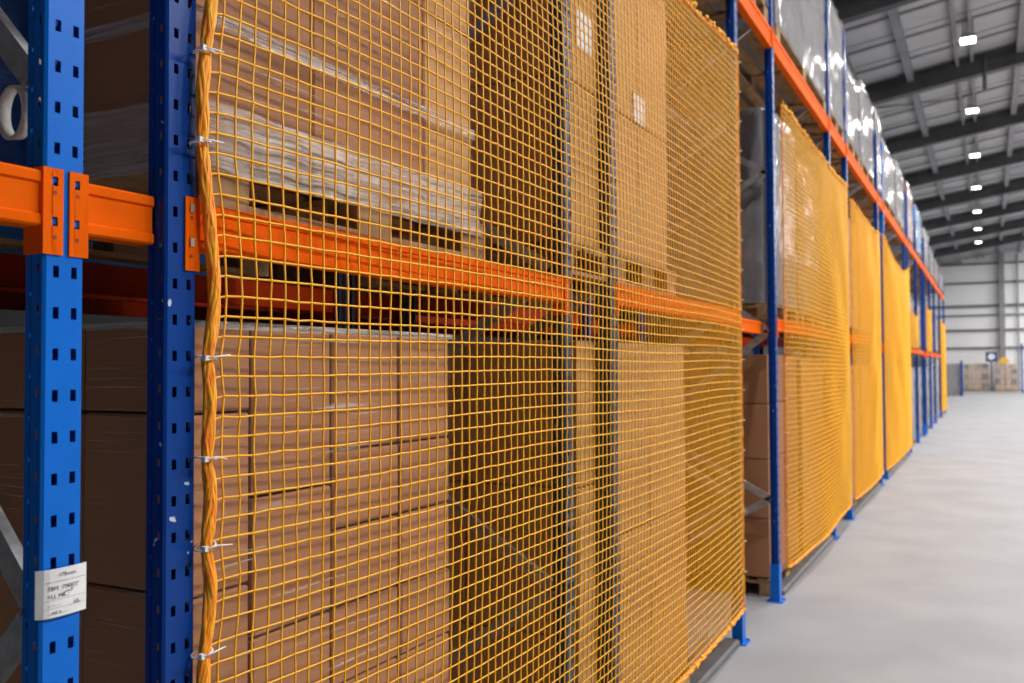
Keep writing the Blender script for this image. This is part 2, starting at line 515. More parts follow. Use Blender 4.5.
FR = [  # Y of right edge, paint, height, label
    (1.055, 'blue', 5.6, 'bright blue slotted rack upright carrying a white paper card'),
    (1.309, 'navy', 5.6, 'deep blue rack upright with the orange net rope tied beside it'),
    (3.165, 'slate', 5.6, 'slate blue rack upright behind the first net, nearer the deep blue upright'),
    (3.64, 'slate', 5.6, 'slate blue rack upright behind the first net, nearer the bare floor'),
    (5.820, 'navy', 5.6, 'deep blue rack upright where the first yellow net ends'),
    (6.958, 'navy', 5.6, 'free standing deep blue rack upright between the first and second net'),
    (9.72, 'navy', 5.6, 'blue rack upright behind the second net, near its far end'),
    (11.0, 'navy', 5.6, 'blue rack upright between the second and third net'),
    (14.3, 'navy', 5.2, 'blue rack upright behind the end of the third net'),
    (15.15, 'blue', 5.2, 'blue rack upright behind the start of the fourth net'),
    (19.25, 'navy', 5.2, 'blue rack upright behind the end of the fourth net'),
    (20.0, 'navy', 5.2, 'blue rack upright just past the end of the fourth net'),
    (24.6, 'navy', 5.0, 'blue rack upright in the open bays past the nets, first of a pair'),
    (25.4, 'navy', 5.0, 'blue rack upright in the open bays past the nets, second of a pair'),
    (22.38, 'navy', 5.0, 'lone blue rack upright in the first open bay past the nets'),
    (27.80, 'navy', 5.0, 'lone blue rack upright in the second open bay past the nets'),
    (33.62, 'navy', 4.95, 'lone blue rack upright in the last rack bay'),
    (30.2, 'navy', 4.95, 'blue rack upright beside the narrow end net'),
    (37.0, 'navy', 4.95, 'blue rack upright closing the far end of the rack row'),
]
for i, (y, k, h, lb) in enumerate(FR):
    sg = None
    if i == 0:
        sg = [(1.325, 2.35), (1.325, .35), (2.225, 3.2), (3.15, 4.1)]
    elif i == 1:
        sg = [(.3, .9), (3.3, 2.7), (3.3, 3.9)]
    elif i == 5:
        sg = [(.75, 1.25), (.75, .2), (2.0, 1.25), (2.0, 2.7), (3.2, 3.75), (3.2, 2.7), (4.4, 3.75), (4.4, 5)]
    make_frame(y, k, lb, segs=sg, height=h)
FY = [f[0] for f in FR]

# ------------------------------------------------------------------ beams
MID_TOP, TOP_TOP = 2.078, 4.275
def bracket_me(name, flip, material):
    """front plate with slots, returning round the post side; local y=0 at post edge, grows along +y away from post"""
    mb = MB()
    w = .031
    s = -1 if flip else 1
    # plate spans y from -w (on the post face) to .004
    strip(mb, lambda u: (.004, s * u), (-w, [(-w + .010, -w + .020)], .005), -.090, .016, -.146, 0, pitch=.068)
    mb.quad((.004, s * .005, -.146), (-.045, s * .005, -.146), (-.045, s * .005, 0), (.004, s * .005, 0))
    me = mb.mesh(name, material)
    bm = bmesh.new(); bm.from_mesh(me)
    bmesh.ops.remove_doubles(bm, verts=bm.verts, dist=1e-5)
    bmesh.ops.recalc_face_normals(bm, faces=bm.faces)
    bm.to_mesh(me); bm.free()
    return me
BRR = {False: bracket_me('end_bracket', False, M['orange_shaded']), True: bracket_me('end_bracket', True, M['orange_shaded'])}
BR = {False: bracket_me('end_bracket', False, M['orange']), True: bracket_me('end_bracket', True, M['orange'])}
rivet_me = MB().cyl((.004, 0, 0), (1, 0, 0), .0036, .0022, 8).mesh('rivet', M['rivet'])
pin_me = MB().box(.0, .0085, -.0045, .0045, -.008, .008).mesh('locking_pin', M['bolt'])

def beam(y0, y1, label, x=-D, top=MID_TOP, h=.094, rear=False, recess=0.0, pins=(False, False), group='orange rack beams', brackets=True, far_br=True):
    """front beam between two post edges y0 (right edge of near post) and y1 (left edge of far post)"""
    e = empty('rack_beam', (x, y0, top))
    tag(e, label, 'rack beam', group)
    if rear: e.rotation_euler.z = 0
    d = .048
    # box section with a stepped face
    if rear:
        prof = [(-d, -h), (0, -h), (0, 0), (-d, 0)]
    else:
        prof = [(-d, -h), (-.004, -h), (0, -h + .004), (0, -h * .80), (-.005, -h * .76), (-.005, -h * .24), (0, -h * .20), (0, -.004), (-.004, 0), (-d, 0)]
    mb = MB(); n = len(prof)
    L = y1 - y0
    for yy_ in (0.006, L - .006):
        for (a, b) in prof:
            mb.v.append((a - recess, yy_, b - .006))
    for i in range(n):
        j = (i + 1) % n
        mb.f.append((i, n + i, n + j, j))
    mb.f.append(tuple(range(n))); mb.f.append(tuple(range(2 * n - 1, n - 1, -1)))
    mb.build('beam_body', M['orange_shaded' if rear else 'orange'], e)
    if brackets:
        for (yb, fl) in ((0, False), (L, True))[:2 if far_br else 1]:
            b = link('end_bracket', (BRR if rear else BR)[fl], e, (-0 if not rear else -.052, yb, 0))
            if rear:
                b.scale.x = -1
            sol = b.modifiers.new('gauge', 'SOLIDIFY'); sol.thickness = .003; sol.offset = 0
            s = 1 if fl else -1
            for zb in (-.041, -.117):
                link('rivet', rivet_me, b, (0, s * .0155, zb))
            if pins[1 if fl else 0]:
                for zb in (-.034, -.102):
                    link('locking_pin', pin_me, b, (0, s * .0155, zb + .012))
    return e

bays = [(FY[1], FY[2]), (FY[3], FY[4]), (FY[5], FY[6]), (FY[7], FY[8]), (FY[9], FY[10]), (FY[11], FY[12]), (FY[13], FY[17]), (FY[17], FY[18])]
beam(-1.4, FY[0] - PW, 'orange rack beam ending at the bright blue upright on its open side')
beam(FY[0], FY[1] - PW, 'short orange rack beam between the bright blue and deep blue uprights', recess=.026, far_br=False)
beam(-1.4, FY[0] - PW, 'shade-coloured orange rear beam of the bay before the bright blue upright', x=-D - DEPTH, rear=True)
beam(FY[0], FY[1] - PW, 'short shade-coloured orange rear beam behind the bright blue upright', x=-D - DEPTH, rear=True)
for i, (a, b) in enumerate(bays):
    lv = MID_TOP + (.022 if i >= 1 else 0)
    beam(a, b - PW, 'orange mid-level front beam of the %s rack bay from the bright upright' % ORD[i], pins=(i == 0, False), top=lv)
    beam(a, b - PW, 'shade-coloured orange mid-level rear beam of the %s rack bay from the bright upright' % ORD[i], x=-D - DEPTH, rear=True, top=lv)
    if i >= 1:
        beam(a, b - PW, 'orange high-level front beam of the %s rack bay from the bright upright' % ORD[i], top=TOP_TOP, h=.15)
        beam(a, b - PW, 'shade-coloured orange high-level rear beam of the %s rack bay from the bright upright' % ORD[i], top=TOP_TOP, h=.15, x=-D - DEPTH, rear=True)
gaps = [(FY[2], FY[3]), (FY[4], FY[5]), (FY[6], FY[7]), (FY[8], FY[9]), (FY[10], FY[11]), (FY[12], FY[13])]
for i, (a, b) in enumerate(gaps):
    if i > 0:
        beam(a, b - PW, 'short orange mid-level beam bridging the %s gap between upright pairs' % ORD[i], recess=.10 if i == 1 else .05, brackets=(i != 1))
    beam(a, b - PW, 'short shade-coloured orange rear mid-level beam bridging the %s gap between upright pairs' % ORD[i], x=-D - DEPTH, rear=True)
    if i >= 1:
        beam(a, b - PW, 'short orange high-level beam bridging the %s gap between upright pairs' % ORD[i], top=TOP_TOP, h=.15)
        beam(a, b - PW, 'short shade-coloured orange rear high-level beam bridging the %s gap between upright pairs' % ORD[i], top=TOP_TOP, h=.15, x=-D - DEPTH, rear=True)

# grey floor rails between the uprights
for i, (a, b) in enumerate([(FY[3], FY[4]), (FY[5] + .1, FY[6]), (FY[7], FY[8]), (FY[9], FY[10])]):
    y0_, y1_ = a + .04, b - PW - .03
    o = MB().prism([(-.05, 0), (.05, 0), (.05, .03), (.035, .04), (-.035, .04), (-.05, .03)], (-D - .055, y0_, 0), (-D - .055, y1_, 0), (0, 0, 1)).build('floor_rail', M['rail'], None, (-D - .055, y0_, 0))
    tag(o, 'grey metal floor rail along the foot of the %s yellow net' % ORD[i], 'floor rail', 'floor rails under the nets')

# ------------------------------------------------------------------ pallets, boxes, wrapped loads
PAL = {}
def pallet(x1, y0, y1, z, label, depth=1.0, h=.125, group='wooden pallets in the rack'):
    """front edge at x1, running back by depth"""
    L = y1 - y0
    key = (round(L, 3), depth, h)
    e = empty('pallet', (x1, y0, z)); tag(e, label, 'pallet', group)
    t = .016
    if key not in PAL:
        P = {}
        bw = .11
        P['bottom_board'] = [(MB().box(-.095 - o_, 0 - o_, 0, L, 0, t).mesh('bottom_board', M['wood'])) for o_ in (0, depth / 2 - .0475, depth - .095)]
        P['block'] = []
        yb_s, ybw = ((0, L / 2 - .07, L - .14), .14) if L > .7 else ((0, L - .05), .05)
        for o_ in (0, depth / 2 - .0475, depth - .095):
            for yb in yb_s:
                P['block'].append(MB().box(-.095 - o_, -o_, yb, yb + ybw, t, h - 2 * t).mesh('block', M['wood']))
        P['cross_board'] = [MB().box(-depth, 0, yb, yb + .14, h - 2 * t, h - t).mesh('cross_board', M['wood']) for yb in (0, L / 2 - .07, L - .14)]
        nb = 6
        P['top_board'] = [MB().box(-(depth - bw) * k / (nb - 1) - bw, -(depth - bw) * k / (nb - 1), 0, L, h - t, h).mesh('top_board', M['wood']) for k in range(nb)]
        PAL[key] = P
    for nm, ms in PAL[key].items():
        for me in ms:
            link(nm, me, e)
    return e

BOXM = {}
def box_mesh(dx, dy, dz, mk):
    key = (round(dx, 3), round(dy, 3), round(dz, 3), mk)
    if key in BOXM: return BOXM[key]
    bm = bmesh.new()
    bmesh.ops.create_cube(bm, size=1)
    for v in bm.verts:
        v.co = Vector(((v.co.x - .5) * dx, (v.co.y + .5) * dy, (v.co.z + .5) * dz))
    bmesh.ops.bevel(bm, geom=list(bm.edges), offset=.005, segments=1, affect='EDGES')
    me = bpy.data.meshes.new('cardboard_box'); bm.to_mesh(me); bm.free()
    me.materials.append(M[mk])
    BOXM[key] = me
    return me
TAPEM = {}
def carton(x1, y0, z0, dx, dy, dz, mk, label, group, jit=.004, tape=True):
    o = link('cardboard_box', box_mesh(dx, dy, dz, mk))
    o.location = (x1 + random.uniform(-jit, 0), y0, z0)
    tag(o, label, 'box', group)
    if tape:
        key = (round(dy, 3), round(dz, 3))
        if key not in TAPEM:
            TAPEM[key] = MB().box(-.002, .0006, dy * .46, dy * .54, dz - .06, dz - .004).mesh('tape', M['tape'])
        link('tape', TAPEM[key], o)
    return o

def film_shell(name, x0, x1, y0, y1, z0, z1, material, label, cat, group=None, parent=None, amp=.006, step=.05, top=True, off=.010, sub=None, bulge=0):
    """thin sheet around a load: four sides (and the top), softly crumpled, corners rounded"""
    x0 -= off; x1 += off; y0 -= off; y1 += off; z1 += off if top else 0
    r = .035
    ring = []
    def seg(a, b, n):
        for i in range(n): ring.append((a[0] + (b[0] - a[0]) * i / n, a[1] + (b[1] - a[1]) * i / n))
    nx = max(2, int((x1 - x0) / step)); ny = max(2, int((y1 - y0) / step))
    seg((x0 + r, y0), (x1 - r, y0), nx); seg((x1 - r, y0), (x1, y0 + r), 2)
    seg((x1, y0 + r), (x1, y1 - r), ny); seg((x1, y1 - r), (x1 - r, y1), 2)
    seg((x1 - r, y1), (x0 + r, y1), nx); seg((x0 + r, y1), (x0, y1 - r), 2)
    seg((x0, y1 - r), (x0, y0 + r), ny); seg((x0, y0 + r), (x0 + r, y0), 2)
    nz = max(2, int((z1 - z0) / step)); k = len(ring)
    cx, cy = (x0 + x1) / 2, (y0 + y1) / 2
    ph = rng.uniform(0, 6.28, 6)
    mb = MB()
    for j in range(nz + 1):
        z = z0 + (z1 - z0) * j / nz
        for (px, py) in ring:
            a = (math.sin(px * 31 + z * 17 + ph[0]) + math.sin(py * 37 - z * 23 + ph[1]) + math.sin((px + py) * 13 + z * 41 + ph[2])) / 3
            a = a * amp + bulge * math.sin(math.pi * j / nz)
            nxv = Vector((px - cx, py - cy, 0)); 
            ax = 1 if abs(px - x1) < .002 else (-1 if abs(px - x0) < .002 else 0)
            ay = 1 if abs(py - y1) < .002 else (-1 if abs(py - y0) < .002 else 0)
            mb.v.append((px + ax * (a + amp), py + ay * (a + amp), z))
    for j in range(nz):
        for i in range(k):
            i2 = (i + 1) % k
            mb.f.append((j * k + i, j * k + i2, (j + 1) * k + i2, (j + 1) * k + i))
    if top:
        c = len(mb.v); mb.v.append((cx, cy, z1 + .002))
        for i in range(k):
            mb.f.append((nz * k + i, nz * k + (i + 1) % k, c))
    org = ((x1), y0, z0)
    if parent is not None:
        return mb.build(name, material, parent, org, True)
    o = mb.build(name, material, None, org, True)
    tag(o, label, cat, group)
    return o

FX = -D - .048           # front face of the loads
# -- lower load of the first bay (its near end faces the camera between the two uprights)
gA = 'boxes of the lower load behind the first net'
def layer_boxes(y0, y1, tops, xs, mk, desc, group, tape=False, jit=.004):
    """stack boxes in one column; tops: descending list of layer boundaries; xs: depth boundaries"""
    for li in range(len(tops) - 1):
        for di in range(len(xs) - 1):
            g = .003
            lb = '%s in %s layer from top of %s' % (('front brown box', 'rear brown box')[di] if len(xs) == 3 else ('front brown box', 'middle brown box', 'rear brown box')[di], ORD[li], desc)
            carton(xs[di] - .002, y0 + g, tops[li + 1] + g, xs[di] - xs[di + 1] - .006, y1 - y0 - 2 * g, tops[li] - tops[li + 1] - 2 * g, mk, lb, group, jit, tape)
Y0A = 1.350
zf = .14
def down(zs, pitch, zb):
    out = list(zs)
    while out[-1] - pitch > zb + .08: out.append(out[-1] - pitch)
    out.append(zb); return out
layer_boxes(Y0A, 1.520, down([1.83, 1.645, 1.267], .376, zf), [FX, FX - .34, FX - .68, FX - 1.0], 'card', 'the lower load end column', gA)
layer_boxes(1.523, 1.798, down([1.83, 1.452, 1.142], .31, zf), [FX, FX - .5, FX - 1.0], 'card', 'the lower load second column', gA)
layer_boxes(1.806, 2.094, down([1.83, 1.53, 1.335, 1.140], .195, zf), [FX - .004, FX - .5, FX - 1.0], 'card', 'the lower load third column', gA)
layer_boxes(2.098, 2.358, down([1.83, 1.53, 1.335, 1.140], .195, zf), [FX - .002, FX - .5, FX - 1.0], 'card', 'the lower load fourth column', gA)
pallet(FX + .005, Y0A, 2.36, 0.0, 'wooden pallet on the floor under the lower wrapped box load', h=.138)
film_shell('stretch_film', FX - 1.0, FX, Y0A, 2.358, .14, 1.83, M['film'], 'clear stretch film around the lower box load of the first bay', 'stretch film', amp=.004, step=.06)
# crumpled film collar on top of the lower load
film_shell('film_collar', FX - 1.0, FX + .002, Y0A, 2.36, 1.822, 1.838, M['film_band'], 'bunched pale film edge along the top of the lower box load', 'stretch film', amp=.006, step=.04, top=False, off=.014)

# -- upper load of the first bay
gB = 'boxes of the upper load behind the first net'
ZB = 2.078 - .004 + .118
pallet(FX + .03, 1.335, 2.52, MID_TOP - .004, 'wooden pallet on the mid beam under the upper wrapped box load', h=.118)
tb = [3.10, 2.79, 2.49, ZB]
layer_boxes(1.345, 1.72, tb, [FX, FX - .5, FX - 1.0], 'card', 'the upper load first column', gB)
layer_boxes(1.723, 2.216, tb, [FX, FX - .5, FX - 1.0], 'card', 'the upper load second column', gB)
layer_boxes(2.222, 2.495, tb, [FX - .004, FX - .5, FX - 1.0], 'card_tan', 'the upper load pale end column', gB)
film_shell('stretch_film', FX - 1.0, FX, 1.345, 2.495, ZB - .02, 3.10, M['film'], 'clear streaky stretch film around the upper box load of the first bay', 'stretch film', amp=.005, step=.05)
film_shell('film_collar', FX - 1.0, FX + .008, 1.340, 2.505, ZB - .045, ZB + .10, M['film_band'], 'bunched white film band around the foot of the upper box load', 'stretch film', amp=.012, step=.03, top=False, off=.016)
film_shell('film_collar', FX - 1.0, FX + .004, 1.343, 2.498, 2.455, 2.487, M['film_band'], 'narrow pale film band round the middle of the upper load', 'stretch film', amp=.005, step=.04, top=False, off=.012)

# -- second bay, lower and upper
gC = 'boxes of the lower load in the second bay'
pallet(FX + .005, 3.65, 4.77, 0, 'wooden pallet on the floor under the tan lower load', h=.138)
layer_boxes(3.37, 3.555, [1.85, 1.25, .65, .14], [FX - .02, FX - .55, FX - 1.0], 'card_tan', 'the lower tan load near column', gC)
layer_boxes(3.655, 4.18, [1.85, .995, .14], [FX, FX - .5, FX - 1.0], 'card_tan', 'the lower tan load middle column', gC)
layer_boxes(4.184, 4.765, [1.85, .995, .14], [FX, FX - .5, FX - 1.0], 'card_tan', 'the lower tan load far column', gC)
pallet(FX - .01, 3.18, 3.56, 0, 'small wooden pallet on the floor between the slate uprights', h=.138)
gD = 'boxes of the upper load in the second bay'
pallet(FX + .03, 3.175, 3.56, MID_TOP + .018, 'narrow wooden pallet on the mid level between the slate uprights', h=.13)
pallet(FX + .03, 3.65, 4.52, MID_TOP + .018, 'wooden pallet on the mid beam under the load with paper labels', h=.13)
zD = MID_TOP + .018 + .13
dcol = []
for (a, b, nm) in ((3.18, 3.555, 'near'), (3.655, 4.05, 'middle'), (4.053, 4.50, 'far')):
    layer_boxes(a, b, [3.62, 2.88, zD], [FX, FX - .5, FX - 1.0], 'card_tan', 'the labelled upper load %s column' % nm, gD)
for (y, z, w, h, nm) in ((3.33, 3.03, .15, .15, 'white square paper label on the box nearest the slate upright'), (3.975, 2.885, .165, .13, 'white square paper label on the upper tan boxes beyond the slate upright')):
    o = MB().box(FX + .0005, FX + .0035, y, y + w, z, z + h).build('shipping_label', M['paper'], None, (FX, y, z))
    tag(o, nm, 'label')
film_shell('stretch_film', FX - 1.0, FX, 3.655, 4.50, zD, 3.62, M['film'], 'clear stretch film around the labelled upper load', 'stretch film', amp=.005, step=.06)

def wrapped(x1, y0, y1, z0, z1, label, goods='goods', film='film_grey', group='film wrapped pallet loads', depth=1.0, pal=True, palabel=None, cartons=None):
    ph = .125
    if pal:
        pallet(x1 + .01, y0 - .01, y1 + .01, z0, palabel or ('pallet under the ' + label.replace(' standing', '').replace(' film wrapped', '').replace(' wrapped', '')), depth=depth, h=ph)
        z0 = z0 + ph
    e = empty('wrapped_load', (x1, y0, z0)); tag(e, label, 'pallet load', group)
    if cartons:
        nz = cartons; ny = max(1, round((y1 - y0) / .55))
        for i in range(ny):
            for j in range(nz):
                dy = (y1 - y0) / ny; dz = (z1 - z0) / nz
                link('carton', box_mesh(depth - .02, dy - .006, dz - .006, goods), e, (-.008, i * dy + .003, j * dz + .003))
    else:
        link('goods', box_mesh(depth - .03, y1 - y0 - .03, z1 - z0 - .02, goods), e, (-.015, .015, 0))
    if film:
        film_shell('film', x1 - depth, x1, y0, y1, z0, z1, M[film], None, None, parent=e, amp=.02, step=.11, off=.004)
        f = e.children[-1]
        f.matrix_parent_inverse = Matrix.Identity(4)
        f.location = (f.location.x, f.location.y, f.location.z)
        org = Vector((x1 + .004, y0 - .004, z0))
        f.location = org - Vector((x1, y0, z0))
    return e

# gap and third bay
wrapped(FX - .03, 7.02, 8.20, MID_TOP + .018, 3.72, 'grey film wrapped load standing on the mid beam beside the free standing upright')
wrapped(FX - .03, 8.35, 9.55, MID_TOP + .018, 3.6, 'film wrapped tan load standing on the mid beam behind the second net', goods='card_tan', cartons=2)
gE = 'boxes of the lower load in the third bay'
pallet(FX - .03, 7.02, 8.25, 0, 'wooden pallet on the floor beside the free standing upright')
layer_boxes(7.03, 7.62, [1.83, 1.45, 1.03, .58, .135], [FX - .04, FX - .5, FX - 1.0], 'card', 'the lower load by free upright', gE)
layer_boxes(7.63, 8.22, [1.83, 1.45, 1.03, .58, .135], [FX - .04, FX - .5, FX - 1.0], 'card', 'the lower load farther column', gE)
wrapped(FX - .03, 8.4, 9.6, 0, 1.8, 'brown carton load standing on the floor behind the second net', goods='card_tan', film=None, cartons=3)
# farther bays behind the nets and past them
farspec = [(11.1, 12.5, 'third net, nearer half'), (12.7, 14.15, 'third net, farther half'), (15.25, 17.0, 'fourth net, nearer half'), (17.2, 19.1, 'fourth net, farther half')]
for i, (a, b, nm) in enumerate(farspec):
    wrapped(FX - .03, a, b, 0, 1.75, 'carton load standing on the floor behind the ' + nm, goods='card_tan', film=None, cartons=3)
    wrapped(FX - .03, a, b, MID_TOP + .018, 3.55, 'carton load standing on the mid beam behind the ' + nm, goods='card_tan', film=None, cartons=2)
for i, (a, b) in enumerate([(20.3, 22.2), (22.6, 24.4), (25.7, 27.6), (28.0, 30.0), (30.6, 33.4), (33.8, 36.6)]):
    wrapped(FX - .03, a, b, 0, 1.7, 'pale wrapped load standing on the floor, %s past the fourth net' % ORD[i])
    wrapped(FX - .03, a, b, MID_TOP + .018, 3.2, 'wrapped load standing on the mid beam, %s past the fourth net' % ORD[i], goods='card' if i % 2 else 'goods')
# top level
tops = [(3.75, 4.55, 5.3, 'goods'), (4.65, 5.70, 5.4, 'goods'), (5.9, 6.82, 5.4, 'goods'), (7.15, 9.55, 5.62, 'goods'), (9.78, 10.86, 5.62, 'goods'), (11.12, 12.3, 5.25, 'goods'), (12.5, 13.9, 5.45, 'goods'), (14.35, 15.02, 5.55, 'goods'),
        (15.25, 17.3, 5.3, 'goods'), (17.7, 19.1, 5.45, 'goods'), (20.1, 21.6, 5.5, 'goods_red'), (22.5, 24.4, 5.4, 'goods_blue'), (25.6, 27.6, 5.3, 'goods'), (28.4, 30.1, 5.1, 'goods'), (30.6, 33.2, 5.0, 'card'), (33.75, 36.6, 4.95, 'goods')]
for i, (a, b, zt, gd) in enumerate(tops):
    if gd == 'goods_blue': lb = 'bright blue film wrapped load standing on the high beam'
    elif gd == 'goods_red': lb = 'dark red and clear wrapped load standing on the high beam'
    else: lb = 'shiny grey film wrapped load standing on the high beam, %s from the near end' % ORD[i]
    wrapped(-D - .022, a, b, TOP_TOP - .004, zt, lb, goods=gd, palabel='wooden pallet on the high beam, %s from the near end' % ORD[i])

# rear rack row, seen dimly through the front bays
gR = 'boxes in the shaded rear row'
XB = -D - DEPTH - .40
for lv, (zb, hs) in enumerate(((.0, [.62, .6, .6]), (MID_TOP + .018, [.75, .7]))):
    y = 3.2
    while y < 12.4:
        z = zb
        for hh in hs:
            carton(XB, y, z + .002, .95, .83, hh - .004, 'card_shaded', 'shade-coloured brown box on the %s of the shaded rear row' % ('floor level', 'mid level')[lv], gR, jit=.03, tape=False)
            z += hh
        y += .86
for k, xx in enumerate((XB - .02, XB - .85)):
    beam(.6, 13.4, 'long shade-coloured orange %s beam carrying the shaded rear row' % ('front', 'back')[k], x=xx, rear=True, top=MID_TOP + .022, brackets=False)
for yb in (.6, 13.45):
    make_frame(yb, 'navy', 'blue upright at the %s end of the shaded rear row' % ('near' if yb < 2 else 'far'), x=XB - .02, height=3.6)
wrapped(XB, 1.35, 3.0, MID_TOP + .018, 3.6, 'dark blue film wrapped load on the mid level of the shaded rear row', goods='goods_blue', film='film_blue', depth=.9, pal=False)
for j in range(3):
    carton(XB, 1.4 + .0, .002 + j * .6, .95, 1.4, .596, 'card_shaded', 'wide shade-coloured brown box stacked on the floor behind the first bay', gR, tape=False)

# ------------------------------------------------------------------ nets
def smooth_noise(n, m, f, amp, seed):
    r = np.random.default_rng(seed)
    U, V = np.meshgrid(np.linspace(0, 1, n), np.linspace(0, 1, m), indexing='ij')
    out = np.zeros_like(U)
    for _ in range(7):
        a, b = r.uniform(.4, f), r.uniform(.4, f)
        out += np.sin(2 * np.pi * (a * U + b * V * r.choice([-1, 1])) + r.uniform(0, 6.28))
    return out / 7 * amp

def tube_edges(A, B, r, k=4):
    """A,B: (n,3) -> verts, faces of n open k-sided prisms"""
    d = B - A; L = np.linalg.norm(d, axis=1, keepdims=True); d = d / np.maximum(L, 1e-9)
    ref = np.tile(np.array([[1.0, 0, 0]]), (len(A), 1))
    u = np.cross(d, ref); u /= np.maximum(np.linalg.norm(u, axis=1, keepdims=True), 1e-9)
    w = np.cross(d, u)
    n = len(A)
    V = np.zeros((n, 2, k, 3))
    for j in range(k):
        a = 2 * math.pi * j / k + .4
        off = (u * math.cos(a) + w * math.sin(a)) * r
        V[:, 0, j] = A + off - d * r * .3; V[:, 1, j] = B + off + d * r * .3
    V = V.reshape(-1, 3)
    base = (np.arange(n) * 2 * k)[:, None]
    Fs = []
    for j in range(k):
        j2 = (j + 1) % k
        Fs.append(np.concatenate([base + j, base + j2, base + k + j2, base + k + j], axis=1))
    return V, np.concatenate(Fs)

def np_mesh(name, V, Fq, material, smooth=True):
    me = bpy.data.meshes.new(name)
    me.vertices.add(len(V)); me.vertices.foreach_set('co', V.astype(np.float32).ravel())
    nf = len(Fq)
    me.loops.add(nf * 4); me.loops.foreach_set('vertex_index', Fq.astype(np.int32).ravel())
    me.polygons.add(nf)
    me.polygons.foreach_set('loop_start', np.arange(0, nf * 4, 4, dtype=np.int32))
    me.update(calc_edges=True)
    me.validate()
    me.materials.append(material)
    if smooth: me.shade_smooth()
    return me

